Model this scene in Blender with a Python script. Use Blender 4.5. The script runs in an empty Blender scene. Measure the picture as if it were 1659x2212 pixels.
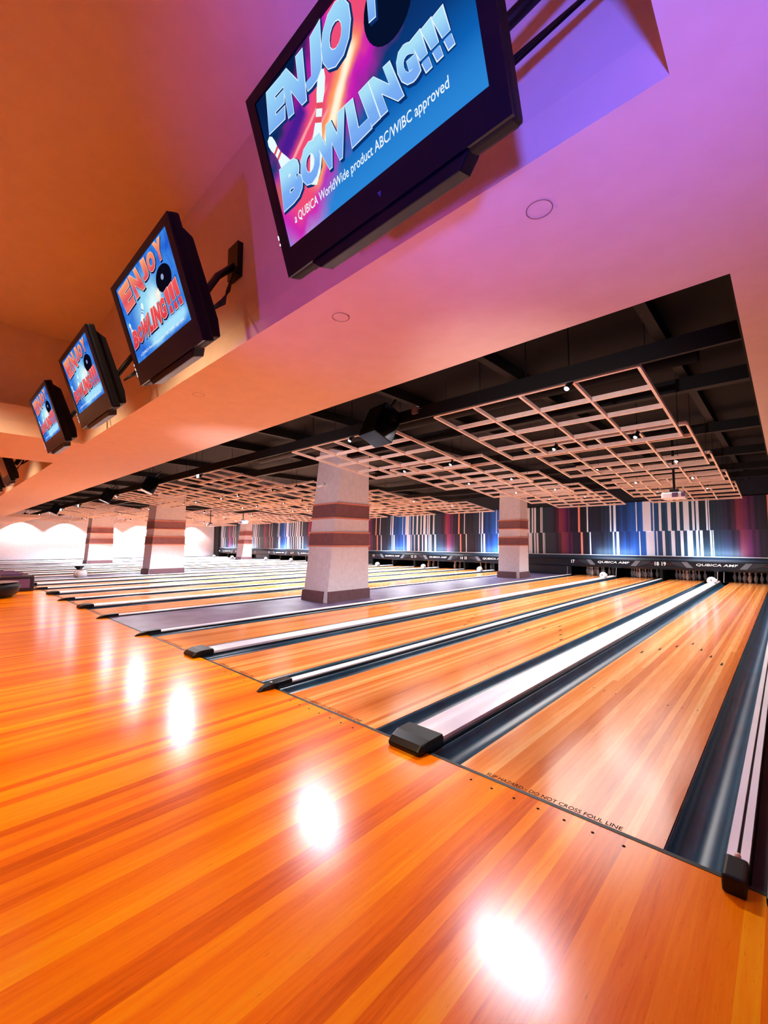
import bpy, bmesh, math, random
from mathutils import Matrix, Vector
random.seed(7)
S = bpy.context.scene
COL = S.collection
PI = math.pi

# ------------------------------------------------------------------ camera
CAM_H = 1.35637
F_PX = 923.69
M = ((0.72911848, -0.04804126, -0.68269926),
     (0.68438222, 0.0550969, 0.72703873),
     (0.00268676, -0.99732461, 0.07305075))      # rows: world axes; columns: right, down, forward
cam_d = bpy.data.cameras.new('camera')
cam = bpy.data.objects.new('camera', cam_d)
COL.objects.link(cam)
cam_d.sensor_fit = 'VERTICAL'
cam_d.sensor_height = 36.0
cam_d.lens = F_PX / 2212.0 * 36.0
cam_d.clip_start = 0.02
cam_d.clip_end = 200
mw = Matrix(((M[0][0], -M[0][1], -M[0][2], 0.0),
             (M[1][0], -M[1][1], -M[1][2], 0.0),
             (M[2][0], -M[2][1], -M[2][2], CAM_H),
             (0, 0, 0, 1)))
cam.matrix_world = mw
S.camera = cam

# ------------------------------------------------------------------ world and exposure
S.view_settings.view_transform = 'Standard'
S.view_settings.look = 'None'
S.view_settings.gamma = 1.0
S.view_settings.use_curve_mapping = False
S.view_settings.exposure = 0.0
wd = bpy.data.worlds.new('world'); S.world = wd; wd.use_nodes = True
wd.node_tree.nodes['Background'].inputs[0].default_value = (0.5, 0.35, 0.4, 1)
wd.node_tree.nodes['Background'].inputs[1].default_value = 0.05


def lin(c):
    if isinstance(c, str):
        c = tuple(int(c[i:i + 2], 16) / 255 for i in (0, 2, 4))
    return tuple((x / 12.92 if x <= 0.04045 else ((x + 0.055) / 1.055) ** 2.4) for x in c) + (1,)


def lamp(kind, name, loc, energy, color, target=None, **kw):
    d = bpy.data.lights.new(name, kind)
    d.energy = energy; d.color = lin(color)[:3] if isinstance(color, str) else color
    for k, v in kw.items():
        setattr(d, k, v)
    o = bpy.data.objects.new(name, d); COL.objects.link(o); o.location = loc
    if target is not None:
        o.rotation_euler = (Vector(target) - Vector(loc)).to_track_quat('-Z', 'Y').to_euler()
    return o


# key dimensions (metres)
YF = 2.305            # foul line
YE = 19.4             # face of the masking units
ZS = 2.7              # underside of the soffit
ZC = 4.2              # raised ceiling over the approach
ZB = 3.75             # black ceiling over the lanes
YB = 1.385            # wall that carries the screens
YO = 2.66             # soffit edge towards the lanes
XR = -0.14            # soffit edge on the right
XEND = -41.0          # white end wall
PAIRS = [-1.893, -5.27, -10.73, -14.12, -17.51, -22.85, -26.24, -29.63, -35.0, -38.39]
LANES = []
for p in PAIRS:
    LANES += [p + 0.898, p - 0.898]           # LANES[0] is number 20

# lamps of the place and added fill lights ------------------------------------------------
# added warm fill spots under the raised ceiling, to brighten the approach floor
for x in (-3.1, -5.6, -10.8, -14.5, -17.5, -23.5):
    lamp('SPOT', 'approach_fill', (x, -0.3, ZC - 0.06), 520, (1.0, 0.76, 0.42), (x - 0.4, 0.75, 0), spot_size=1.55, spot_blend=0.6, shadow_soft_size=0.12)
# violet spot placed from the second screen's shadow; blue fill added for the wall's right
lamp('SPOT', 'violet_spot', (-0.95, -0.65, 0.95), 130, (0.42, 0.10, 1.0), (-1.75, 1.4, 3.15), spot_size=0.85, spot_blend=0.7, shadow_soft_size=0.06)
lamp('SPOT', 'blue_fill', (0.35, -0.75, 1.2), 560, (0.08, 0.12, 1.0), (-0.2, 1.38, 3.75), spot_size=1.1, spot_blend=0.8, shadow_soft_size=0.08)
lamp('SPOT', 'violet_spot', (0.55, 0.3, 0.9), 55, (0.36, 0.08, 1.0), (-0.05, 3.2, 2.7), spot_size=1.3, spot_blend=0.7, shadow_soft_size=0.08)  # added violet fill, no fixture, that tints the right soffit flank
# added cream fill, no fixtures, that brightens the underside of the lattices
lamp('SPOT', 'cream_fill', (-1.0, -0.5, 1.45), 700, (1.0, 0.90, 0.88), (-2.4, 8.5, 2.15), spot_size=0.8, spot_blend=0.8, shadow_soft_size=0.05)
lamp('SPOT', 'cream_fill', (-4.2, -0.5, 1.45), 900, (1.0, 0.88, 0.95), (-7.0, 8.0, 1.95), spot_size=0.85, spot_blend=0.8, shadow_soft_size=0.05)
# one tube lamp at the head of every row of lattice panels, turned to the approach
for i, p in enumerate(PAIRS):
    lamp('AREA', 'head_tube', (p - 0.5, 4.57, 3.15), (95, 95, 105, 90, 75, 55, 50, 40, 34, 34)[i], (1.0, 0.93, 1.0), (p - 0.5, 1.4, 0.0), shape='RECTANGLE', size=0.85, size_y=0.06)
# added lane fill spots without bodies, standing in for the many small bulbs
for i, p in enumerate(PAIRS):
    for y in (7.32, 10.02, 12.82, 15.42, 17.8):
        lamp('SPOT', 'lane_fill', (p - 0.3, y, 2.6), (640, 760, 1150, 1500, 1800, 2000, 2000, 2000, 2000, 2000)[i] * (0.75 if y < 8 else 1.0), (0.93, 0.95, 1.0) if i > 1 else (1.0, 0.93, 0.9), (p, y - 0.5, 0), spot_size=2.2, spot_blend=0.9, shadow_soft_size=0.85 if i < 2 else 0.35)
    lamp('AREA', 'backdrop_lamp', (p, YE - 0.35, 0.98), 28, (0.4, 0.68, 1.0), (p, YE + 0.1, 1.45), shape='RECTANGLE', size=1.4, size_y=0.06)
# wall washers near the white end wall
for y in (4.6, 7.3, 10.0, 12.6, 15.3, 17.05):
    lamp('SPOT', 'wall_washer', (XEND + 0.7, y, 2.95), 230, (1.0, 0.93, 0.97), (XEND, y, 1.3), spot_size=2.0, spot_blend=0.3, shadow_soft_size=0.05)

# ------------------------------------------------------------------ materials
MATS = {}


def mat(name, col, rough=0.5, metal=0.0, emit=None, estr=0.0, coat=0.0, spec=0.5):
    if name in MATS:
        return MATS[name]
    m = bpy.data.materials.new(name); m.use_nodes = True
    b = m.node_tree.nodes['Principled BSDF']
    b.inputs['Base Color'].default_value = lin(col)
    b.inputs['Roughness'].default_value = rough
    b.inputs['Metallic'].default_value = metal
    b.inputs['Specular IOR Level'].default_value = spec
    b.inputs['Coat Weight'].default_value = coat
    b.inputs['Coat Roughness'].default_value = 0.08
    if emit:
        b.inputs['Emission Color'].default_value = lin(emit)
        b.inputs['Emission Strength'].default_value = estr
    MATS[name] = m
    return m


class NT:
    def __init__(s, m):
        s.t = m.node_tree; s.b = s.t.nodes['Principled BSDF']

    def n(s, kind, **kw):
        nd = s.t.nodes.new(kind)
        for k, v in kw.items():
            setattr(nd, k, v)
        return nd

    def l(s, a, b):
        s.t.links.new(a, b)

    def math(s, op, a, b=None, c=None):
        nd = s.n('ShaderNodeMath', operation=op)
        for i, v in enumerate((a, b, c)):
            if v is None: continue
            if isinstance(v, (int, float)): nd.inputs[i].default_value = v
            else: s.l(v, nd.inputs[i])
        return nd.outputs[0]

    def ramp(s, fac, stops, interp='LINEAR'):
        nd = s.n('ShaderNodeValToRGB'); cr = nd.color_ramp; cr.interpolation = interp
        while len(cr.elements) < len(stops): cr.elements.new(0.5)
        for e, (p, c) in zip(cr.elements, stops):
            e.position = p; e.color = lin(c) if isinstance(c, str) else c
        if fac is not None: s.l(fac, nd.inputs[0])
        return nd.outputs[0]

    def mix(s, f, a, b, blend='MIX'):
        nd = s.n('ShaderNodeMix', data_type='RGBA', blend_type=blend)
        for sock, v in ((nd.inputs[0], f), (nd.inputs[6], a), (nd.inputs[7], b)):
            if isinstance(v, (int, float)): sock.default_value = v
            elif isinstance(v, tuple): sock.default_value = v
            elif isinstance(v, str): sock.default_value = lin(v)
            else: s.l(v, sock)
        return nd.outputs[2]


def wood(name, stops, width, length, rough, grain=0.35, coat=0.0, roughvar=0.06):
    """boards that run along world Y"""
    m = mat(name, 'ffffff', rough, coat=coat); t = NT(m)
    g = t.n('ShaderNodeNewGeometry'); sp = t.n('ShaderNodeSeparateXYZ'); t.l(g.outputs['Position'], sp.inputs[0])
    col = t.math('FLOOR', t.math('DIVIDE', sp.outputs[0], width))
    wn = t.n('ShaderNodeTexWhiteNoise', noise_dimensions='1D'); t.l(col, wn.inputs['W'])
    off = t.math('MULTIPLY', wn.outputs['Value'], length)
    row = t.math('FLOOR', t.math('DIVIDE', t.math('ADD', sp.outputs[1], off), length))
    cv = t.n('ShaderNodeCombineXYZ'); t.l(col, cv.inputs[0]); t.l(row, cv.inputs[1])
    w2 = t.n('ShaderNodeTexWhiteNoise', noise_dimensions='2D'); t.l(cv.outputs[0], w2.inputs['Vector'])
    mp = t.n('ShaderNodeMapping'); mp.inputs['Scale'].default_value = (30, 1.6, 1)
    t.l(g.outputs['Position'], mp.inputs[0])
    off3 = t.n('ShaderNodeVectorMath', operation='ADD'); t.l(mp.outputs[0], off3.inputs[0]); t.l(w2.outputs['Color'], off3.inputs[1])
    nz = t.n('ShaderNodeTexNoise'); nz.inputs['Scale'].default_value = 2.0; nz.inputs['Detail'].default_value = 6; nz.inputs['Roughness'].default_value = 0.65
    t.l(off3.outputs[0], nz.inputs['Vector'])
    v = t.math('ADD', t.math('MULTIPLY', w2.outputs['Value'], 1 - grain), t.math('MULTIPLY', nz.outputs['Fac'], grain))
    c = t.ramp(v, stops)
    # fine dark pores
    mp2 = t.n('ShaderNodeMapping'); mp2.inputs['Scale'].default_value = (160, 22, 1); t.l(g.outputs['Position'], mp2.inputs[0])
    n2 = t.n('ShaderNodeTexNoise'); n2.inputs['Scale'].default_value = 1.0; n2.inputs['Detail'].default_value = 3; t.l(mp2.outputs[0], n2.inputs['Vector'])
    pores = t.ramp(n2.outputs['Fac'], [(0.22, (0.6, 0.6, 0.6, 1)), (0.36, (1, 1, 1, 1))])
    c = t.mix(0.8, c, pores, 'MULTIPLY')
    t.l(c, t.b.inputs['Base Color'])
    rr = t.math('ADD', t.math('MULTIPLY', nz.outputs['Fac'], roughvar), rough - roughvar / 2)
    t.l(rr, t.b.inputs['Roughness'])
    return m


def noisy(name, c1, c2, scale, rough, bump=0.0, coat=0.0, metal=0.0, spec=0.5):
    m = mat(name, c1, rough, metal, coat=coat, spec=spec); t = NT(m)
    g = t.n('ShaderNodeNewGeometry')
    nz = t.n('ShaderNodeTexNoise'); nz.inputs['Scale'].default_value = scale; nz.inputs['Detail'].default_value = 5
    t.l(g.outputs['Position'], nz.inputs['Vector'])
    t.l(t.ramp(nz.outputs['Fac'], [(0.35, c1), (0.65, c2)]), t.b.inputs['Base Color'])
    if bump:
        bp = t.n('ShaderNodeBump'); bp.inputs['Strength'].default_value = bump; bp.inputs['Distance'].default_value = 0.01
        t.l(nz.outputs['Fac'], bp.inputs['Height']); t.l(bp.outputs[0], t.b.inputs['Normal'])
    return m


M_FLOOR = wood('approach_boards', [(0.14, 'c05000'), (0.38, 'ec7400'), (0.62, 'fa8e00'), (0.86, 'ffb010')], 0.06, 60.0, 0.21, 0.5)
M_LANE = wood('lane_boards', [(0.15, 'c46426'), (0.38, 'e08038'), (0.62, 'f09a50'), (0.85, 'fcc07c')], 0.0442, 60, 0.16, 0.45)
M_CARPET = noisy('aisle_carpet', '554866', '7d6c92', 1.8, 0.35)
M_WALLP = noisy('screen_wall_paint', 'e4cdc2', 'e8d2c8', 7, 0.75, 0.05)
M_SOFF = noisy('soffit_paint', 'ecd2c4', 'f0d8ca', 7, 0.7, 0.04)
M_ENDW = noisy('end_wall_paint', 'f6f0f4', 'faf5f8', 5, 0.8)
M_BLACKC = noisy('black_ceiling', '050408', '09070c', 3, 0.8, spec=0.2)
M_DUCT = mat('black_duct', '050408', 0.7, spec=0.3)
M_BLACK = mat('black_plastic', '08080d', 0.4, spec=0.3)
M_BLACKG = mat('black_gloss', '06060c', 0.15)
M_GUT = noisy('gutter_plastic', '0a3048', '12465f', 4, 0.28)
M_CAP = noisy('cap_white', 'f2eef6', 'fbf8fd', 3, 0.3)
M_CAPSIDE = mat('cap_side', '14141e', 0.3)
M_BAR = noisy('lattice_wood', 'fbe9e0', 'f4dccf', 14, 0.55)
M_COL = noisy('column_plaster', 'ddd6e0', 'e6e0e8', 9, 0.8, 0.06)
M_COLB = noisy('column_band', '7c5258', '87595e', 9, 0.7)
M_COLT = mat('ledge_orange_lit', 'd98c78', 0.5)  # orange light on the ledges is put into their colour
M_PLINTH = noisy('column_plinth', '6a4a50', '72525a', 12, 0.6)
M_CASE = mat('screen_case', '08070e', 0.5, spec=0.2)
M_CASEG = mat('screen_bezel', '080a18', 0.3, spec=0.25)
M_WHITEP = mat('white_plastic', 'f4f2f6', 0.35)
M_GREYP = mat('grey_metal', '9a9098', 0.45, 0.5)
M_LENS = mat('glowing_lens', 'ffffff', 0.3, emit='f4f6ff', estr=14)
M_LENSB = mat('bright_lens', 'ffffff', 0.3, emit='e8f4ff', estr=40)
M_MASK = mat('mask_face', '101c2c', 0.35)
M_MASKT = mat('mask_top', '2a3c50', 0.4)
M_CHEV = mat('mask_chevron', '7d8ea4', 0.4)
M_LEDGE = mat('mask_ledge', 'dfeefc', 0.35)
M_TXT = mat('white_lettering', 'f4f8ff', 0.4, emit='ffffff', estr=0.5)
M_RED = mat('red_dot', 'b01850', 0.4)
M_PIN = mat('pin_white', 'e8ecf4', 0.25)
M_PINR = mat('pin_red', 'b02030', 0.3)
M_DARKINK = mat('dark_ink', '140804', 0.8, spec=0.1)
M_LINE = mat('foul_line_black', '0c0608', 0.5)
M_PIT = mat('pit_black', '05070c', 0.7)
M_PURP = mat('purple_panel', '6a4a78', 0.5)
M_SCREW = mat('steel_screw', 'cfc8c4', 0.3, 0.7)


def emis(name, col, s=1.0):
    if name in MATS: return MATS[name]
    m = bpy.data.materials.new(name); m.use_nodes = True; nt = m.node_tree
    nt.nodes.clear(); o = nt.nodes.new('ShaderNodeOutputMaterial'); e = nt.nodes.new('ShaderNodeEmission')
    e.inputs[0].default_value = lin(col); e.inputs[1].default_value = s
    nt.links.new(e.outputs[0], o.inputs[0]); MATS[name] = m
    return m


def emis_grad(name, stops, axis=2, z0=0.0, z1=1.0, s=1.0):
    """screen picture colour that runs with the object's own height"""
    m = emis(name, 'ffffff', s); nt = m.node_tree; e = [n for n in nt.nodes if n.type == 'EMISSION'][0]
    tc = nt.nodes.new('ShaderNodeTexCoord'); sp = nt.nodes.new('ShaderNodeSeparateXYZ'); mr = nt.nodes.new('ShaderNodeMapRange')
    mr.inputs['From Min'].default_value = z0; mr.inputs['From Max'].default_value = z1
    r = nt.nodes.new('ShaderNodeValToRGB')
    while len(r.color_ramp.elements) < len(stops): r.color_ramp.elements.new(0.5)
    for el, (p, c) in zip(r.color_ramp.elements, stops): el.position = p; el.color = lin(c)
    nt.links.new(tc.outputs['Object'], sp.inputs[0]); nt.links.new(sp.outputs[axis], mr.inputs[0])
    nt.links.new(mr.outputs[0], r.inputs[0]); nt.links.new(r.outputs[0], e.inputs[0])
    return m


# printed vertical stripes on the backdrop
def backdrop_mat(name, shift):
    m = mat(name, 'ffffff', 0.45); t = NT(m)
    g = t.n('ShaderNodeNewGeometry'); sp = t.n('ShaderNodeSeparateXYZ'); t.l(g.outputs['Position'], sp.inputs[0])
    x = t.math('ADD', sp.outputs[0], 62.0 + shift)
    per = 6.2
    ph = t.math('DIVIDE', t.math('MODULO', x, per), per)            # 0..1 along one repeat of the print
    zone = t.ramp(ph, [(0.0, '10182c'), (0.08, '101a30'), (0.16, '123048'), (0.24, '0c4c9c'), (0.34, '1668c8'), (0.46, '145078'),
                       (0.58, '183c50'), (0.70, '16303c'), (0.79, '241838'), (0.83, '8c3048'), (0.86, '702060'), (0.90, '1c1434'), (1.0, '10182c')])
    wz = t.ramp(ph, [(0.0, (0.1, 0.1, 0.1, 1)), (0.18, (0.2, 0.2, 0.2, 1)), (0.30, (0.62, 0.62, 0.62, 1)), (0.46, (0.8, 0.8, 0.8, 1)), (0.64, (0.9, 0.9, 0.9, 1)), (0.74, (0.35, 0.35, 0.35, 1)), (0.86, (0.5, 0.5, 0.5, 1)), (0.94, (0.1, 0.1, 0.1, 1)), (1.0, (0.1, 0.1, 0.1, 1))])
    # irregular stripe widths: warp x, then cut into cells
    w1 = t.n('ShaderNodeTexNoise', noise_dimensions='1D'); w1.inputs['Scale'].default_value = 3.0; t.l(t.math('MODULO', x, per), w1.inputs['W'])
    xw = t.math('ADD', t.math('MODULO', x, per), t.math('MULTIPLY', w1.outputs['Fac'], 0.35))
    cell = t.math('FLOOR', t.math('DIVIDE', xw, 0.062))
    wn = t.n('ShaderNodeTexWhiteNoise', noise_dimensions='1D'); t.l(cell, wn.inputs['W'])
    is_w = t.math('LESS_THAN', t.math('ADD', wn.outputs['Value'], 0.0), t.math('MULTIPLY', wz, 0.38))
    dark = t.math('ADD', t.math('MULTIPLY', wn.outputs['Value'], 1.3), 0.15)
    dk = t.n('ShaderNodeCombineColor'); [t.l(dark, dk.inputs[i]) for i in range(3)]
    c = t.mix(1.0, zone, dk.outputs[0], 'MULTIPLY')
    white = t.mix(0.25, 'f2f8ff', zone, 'ADD')
    pinkz = t.math('GREATER_THAN', ph, 0.78)
    white = t.mix(pinkz, white, 'ff9a86')
    c = t.mix(is_w, c, white)
    t.l(c, t.b.inputs['Base Color'])
    return m


M_BD1 = backdrop_mat('striped_print_lower', 0.0)
M_BD2 = backdrop_mat('striped_print_upper', 0.09)

# ------------------------------------------------------------------ mesh helpers


class MB:
    def __init__(s): s.bm = bmesh.new()

    def box(s, x0, x1, y0, y1, z0, z1):
        vs = [s.bm.verts.new(p) for p in ((x0, y0, z0), (x1, y0, z0), (x1, y1, z0), (x0, y1, z0), (x0, y0, z1), (x1, y0, z1), (x1, y1, z1), (x0, y1, z1))]
        for f in ((0, 3, 2, 1), (4, 5, 6, 7), (0, 1, 5, 4), (1, 2, 6, 5), (2, 3, 7, 6), (3, 0, 4, 7)):
            s.bm.faces.new([vs[i] for i in f])
        return s

    def prism(s, poly, axis, a, b):
        """poly: list of 2-D points; axis x: (y,z), y: (x,z), z: (x,y)"""
        def P(p, t):
            return {'x': (t, p[0], p[1]), 'y': (p[0], t, p[1]), 'z': (p[0], p[1], t)}[axis]
        A = [s.bm.verts.new(P(p, a)) for p in poly]; B = [s.bm.verts.new(P(p, b)) for p in poly]
        n = len(poly)
        s.bm.faces.new(A); s.bm.faces.new(B[::-1])
        for i in range(n):
            s.bm.faces.new((A[i], B[i], B[(i + 1) % n], A[(i + 1) % n]))
        return s

    def sheet(s, line, y0, y1):
        """open strip profile of (x,z) points swept along y"""
        A = [s.bm.verts.new((p[0], y0, p[1])) for p in line]; B = [s.bm.verts.new((p[0], y1, p[1])) for p in line]
        for i in range(len(line) - 1):
            s.bm.faces.new((A[i], A[i + 1], B[i + 1], B[i]))
        return s

    def lathe(s, prof, cx=0, cy=0, n=16):
        rings = []
        for r, z in prof:
            rings.append([s.bm.verts.new((cx + r * math.cos(2 * PI * k / n), cy + r * math.sin(2 * PI * k / n), z)) for k in range(n)] if r > 1e-6 else [s.bm.verts.new((cx, cy, z))])
        for A, B in zip(rings, rings[1:]):
            for k in range(n):
                a, b = A[k % len(A)], A[(k + 1) % len(A)]; c, d = B[(k + 1) % len(B)], B[k % len(B)]
                f = []
                for v in (a, b, c, d):
                    if v not in f: f.append(v)
                if len(f) > 2: s.bm.faces.new(f)
        for R in (rings[0], rings[-1]):
            if len(R) > 2: s.bm.faces.new(R)
        return s

    def tube(s, pts, r, n=8):
        pts = [Vector(p) for p in pts]; rings = []
        for i, p in enumerate(pts):
            d = (pts[min(i + 1, len(pts) - 1)] - pts[max(i - 1, 0)]).normalized()
            u = d.orthogonal().normalized() if i == 0 else (rings_u - d * rings_u.dot(d)).normalized()
            rings_u = u; w = d.cross(u)
            rings.append([s.bm.verts.new(p + (u * math.cos(2 * PI * k / n) + w * math.sin(2 * PI * k / n)) * r) for k in range(n)])
        for A, B in zip(rings, rings[1:]):
            for k in range(n): s.bm.faces.new((A[k], A[(k + 1) % n], B[(k + 1) % n], B[k]))
        s.bm.faces.new(rings[0][::-1]); s.bm.faces.new(rings[-1])
        return s

    def xf(s, m):
        s.bm.transform(m); return s

    def merge(s, other_mesh):
        s.bm.from_mesh(other_mesh); return s

    def build(s, name, m, parent=None, bevel=0.0, smooth=False, seg=2):
        bmesh.ops.remove_doubles(s.bm, verts=s.bm.verts, dist=1e-6)
        bmesh.ops.recalc_face_normals(s.bm, faces=s.bm.faces)
        if bevel:
            ed = [e for e in s.bm.edges if len(e.link_faces) == 2 and e.calc_face_angle(0) > 0.5]
            bmesh.ops.bevel(s.bm, geom=ed, offset=bevel, segments=seg, affect='EDGES', profile=0.6)
        me = bpy.data.meshes.new(name); s.bm.to_mesh(me); s.bm.free()
        for f in me.polygons: f.use_smooth = smooth
        me.materials.append(m)
        o = bpy.data.objects.new(name, me); COL.objects.link(o)
        if parent: o.parent = parent
        return o


def box(name, m, parent, x0, x1, y0, y1, z0, z1, bevel=0.0):
    return MB().box(x0, x1, y0, y1, z0, z1).build(name, m, parent, bevel)


def tag(o, label, cat, group=None):
    o['label'] = label; o['category'] = cat
    if group: o['group'] = group
    return o


def thing(name, label, cat, loc=(0, 0, 0), group=None, rot=None):
    o = bpy.data.objects.new(name, None); COL.objects.link(o); o.location = loc
    o.empty_display_size = 0.1
    if rot: o.rotation_euler = rot
    return tag(o, label, cat, group)


def struct(o):
    o['kind'] = 'structure'; return o


KIDS = {}


def dup(root, loc, label, group=None, rot=None):
    r = root.copy(); COL.objects.link(r); r.location = loc; r['label'] = label
    if rot: r.rotation_euler = rot
    if group: r['group'] = group
    for ch in list(root.children):
        c = ch.copy(); COL.objects.link(c); c.parent = r
        for g in list(ch.children):
            d = g.copy(); COL.objects.link(d); d.parent = c
    return r


def text_mesh(txt, extrude=0.0, offset=0.0, bold=False):
    """mesh of a word, normalised so that it fills 0..1 by 0..1 in x and y"""
    cu = bpy.data.curves.new('lettering', 'FONT'); cu.body = txt; cu.size = 1.0; cu.extrude = 0; cu.offset = offset; cu.resolution_u = 3
    ob = bpy.data.objects.new('lettering', cu); COL.objects.link(ob)
    dg = bpy.context.evaluated_depsgraph_get()
    me = bpy.data.meshes.new_from_object(ob.evaluated_get(dg))
    bpy.data.objects.remove(ob); bpy.data.curves.remove(cu)
    xs = [v.co.x for v in me.vertices]; ys = [v.co.y for v in me.vertices]
    x0, x1, y0, y1 = min(xs), max(xs), min(ys), max(ys)
    for v in me.vertices:
        v.co.x = (v.co.x - x0) / (x1 - x0); v.co.y = (v.co.y - y0) / (y1 - y0); v.co.z = 0
    return me


def place_quad(bm_dst, me, BL, BR, TL, TR, y, grow=0.0):
    """lay a normalised word onto a quad in the x-z plane of a screen"""
    b = bmesh.new(); b.from_mesh(me)
    if grow:
        cx = sum(p[0] for p in (BL, BR, TL, TR)) / 4; cz = sum(p[1] for p in (BL, BR, TL, TR)) / 4
        BL, BR, TL, TR = [(p[0] + math.copysign(grow, p[0] - cx), p[1] + math.copysign(grow, p[1] - cz)) for p in (BL, BR, TL, TR)]
    for v in b.verts:
        s, t = v.co.x, v.co.y
        px = (BL[0] * (1 - s) + BR[0] * s) * (1 - t) + (TL[0] * (1 - s) + TR[0] * s) * t
        pz = (BL[1] * (1 - s) + BR[1] * s) * (1 - t) + (TL[1] * (1 - s) + TR[1] * s) * t
        v.co = (px, y, pz)
    tmp = bpy.data.meshes.new('tmp'); b.to_mesh(tmp); b.free(); bm_dst.from_mesh(tmp); bpy.data.meshes.remove(tmp)


# ------------------------------------------------------------------ the shell
X0, X1 = XEND, 3.0
# approach floor
struct(box('floor', M_FLOOR, None, X0, X1, -4.0, YF, -0.05, 0.0))
# sub floor beneath lanes (dark)
struct(box('floor_lane_bed', M_PIT, None, X0, X1, YF + 0.001, 21.5, -0.2, -0.125))
# carpet to the right of the last gutter, and carpeted aisles
struct(box('floor_right_carpet', mat('brown_carpet', '2c1c1c', 0.8), None, -0.168, X1, YF + 0.002, 21.2, -0.10, -0.003))
# soffit
sb = MB()
sb.box(X0, X1, YB, YO, ZS, ZS + 0.16)                   # long band
sb.box(XR, X1, YO, YE + 0.05, ZS, ZS + 0.16)                 # right flank
sb.box(-0.18, X1, -4.0, YB, ZS, ZS + 0.16)
sb.box(-9.0, -6.95, -4.0, YB, ZS, ZS + 0.16)
sb.box(-21.2, -19.2, -4.0, YB, ZS, ZS + 0.16)
sb.box(-33.2, -31.2, -4.0, YB, ZS, ZS + 0.16)
sb.box(X0, -29.6, YO, 4.2, ZS, ZS + 0.16)
struct(sb.build('ceiling_soffit', M_SOFF))
struct(box('ceiling', M_WALLP, None, X0, X1, -4.0, YB + 0.1, ZC, ZC + 0.1))
struct(box('wall_screens', M_WALLP, None, X0, X1, YB, YB + 0.12, ZS + 0.16, ZC))
wl = MB()
for a, b in ((-9.0, -6.95), (-21.2, -19.2), (-33.2, -31.2)):
    wl.box(a, b, -4.0, YB, ZS + 0.16, ZS + 0.37)
    wl.box(a + 0.35, b - 0.35, -4.0, YB, ZS + 0.37, ZC)
struct(wl.build('wall_bulkheads', M_WALLP))
struct(box('wall_right_bulkhead', M_WALLP, None, -0.18, -0.06, -4.0, YB, ZS + 0.16, ZC))
struct(box('wall_rear', M_WALLP, None, X0, X1, -4.1, -4.0, 0, ZC))
struct(box('wall_right', M_WALLP, None, X1, X1 + 0.1, -4.1, 21.3, 0, ZC))
struct(box('wall_left', M_ENDW, None, XEND - 0.1, XEND, -4.1, 21.3, -0.1, ZC))
struct(box('trim_left_wall_base', M_LINE, None, XEND, XEND + 0.02, YF, 19.3, 0.0, 0.07))
struct(box('ceiling_black', M_BLACKC, None, X0, XR, YO, 21.3, ZB, ZB + 0.1))
struct(box('wall_soffit_back', M_BLACKC, None, X0, XR, YO, YO + 0.03, ZS + 0.16, ZB))
struct(box('wall_flank_back', M_BLACKC, None, XR - 0.03, XR, YO, 21.2, ZS + 0.16, ZB))
struct(box('wall_back', M_BLACKC, None, X0, X1, YE + 1.9, YE + 2.0, -0.1, ZB))
# dark upper wall above the print, and dark return next to the white wall
struct(box('wall_back_upper', mat('upper_wall_black', '0c1220', 0.8), None, X0, X1, YE + 0.13, YE + 0.2, 3.08, ZB))
struct(box('wall_back_corner', M_PIT, None, XEND, XEND + 0.9, YE - 0.15, YE + 0.2, 0, 2.95))

# soffit access rings
for x in (-0.66, -1.87, -3.82, -6.6, -9.95):
    b = MB(); n = 28
    cx, cy = x, 1.61
    for k in range(n):
        a0, a1 = 2 * PI * k / n, 2 * PI * (k + 1) / n
        r0, r1 = 0.048, 0.0515
        v = [b.bm.verts.new((cx + r * math.cos(a), cy + r * math.sin(a), ZS - 0.004)) for r, a in ((r0, a0), (r1, a0), (r1, a1), (r0, a1))]
        b.bm.faces.new(v)
    o = b.build('ceiling_cover_ring', M_COLB)
    names = {-0.66: 'round cover plate in the soffit under the large blue-lettered screen', -1.87: 'round cover plate in the soffit, second from the right',
             -3.82: 'round cover plate in the soffit, below the second screen', -6.6: 'round cover plate in the soffit, below the third screen',
             -9.95: 'round cover plate in the soffit, leftmost of the row'}
    tag(o, names[x], 'cover plate', 'flush round cover plates in the soffit')

# black ceiling works: joists, cross beam, ducts
struct(box('ceiling_beam', M_DUCT, None, X0, XR, 4.36, 4.40, 3.0, 3.16))
cj = MB()
for x in (-0.9, -2.6, -4.3, -6.0, -7.7, -9.4, -12.6, -15.8, -19.0, -22, -25, -28, -31, -34, -37):
    cj.box(x - 0.05, x + 0.05, YO + 0.05, 19.4, ZB - 0.16, ZB)
struct(cj.build('ceiling_joists', M_DUCT))
cb = MB()
for y in (3.4, 6.9, 9.8, 12.6, 15.2, 17.05):
    cb.box(X0, XR, y - 0.07, y + 0.07, ZB - 0.34, ZB - 0.16)
struct(cb.build('ceiling_girders', M_DUCT))
o = MB().tube([(-0.6, 5.6, 3.46), (-9.5, 5.6, 3.46)], 0.13, 14).build('air_duct', M_DUCT, smooth=True)
tag(o, 'round black air duct running under the black ceiling', 'duct')

# foul line and aisle carpets
struct(box('trim_foul_line', M_LINE, None, X0, 0.6, YF - 0.012, YF + 0.012, -0.02, 0.002))
for i, (a, b) in enumerate(((-9.0, -7.0), (-21.1, -19.25), (-33.25, -31.35))):
    struct(box('floor_aisle', M_CARPET, None, a, b, YF + 0.013, 19.35, -0.1, 0.004))
struct(box('floor_aisle', M_CARPET, None, XEND, -40.1, YF + 0.013, 19.35, -0.1, 0.004))

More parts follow.
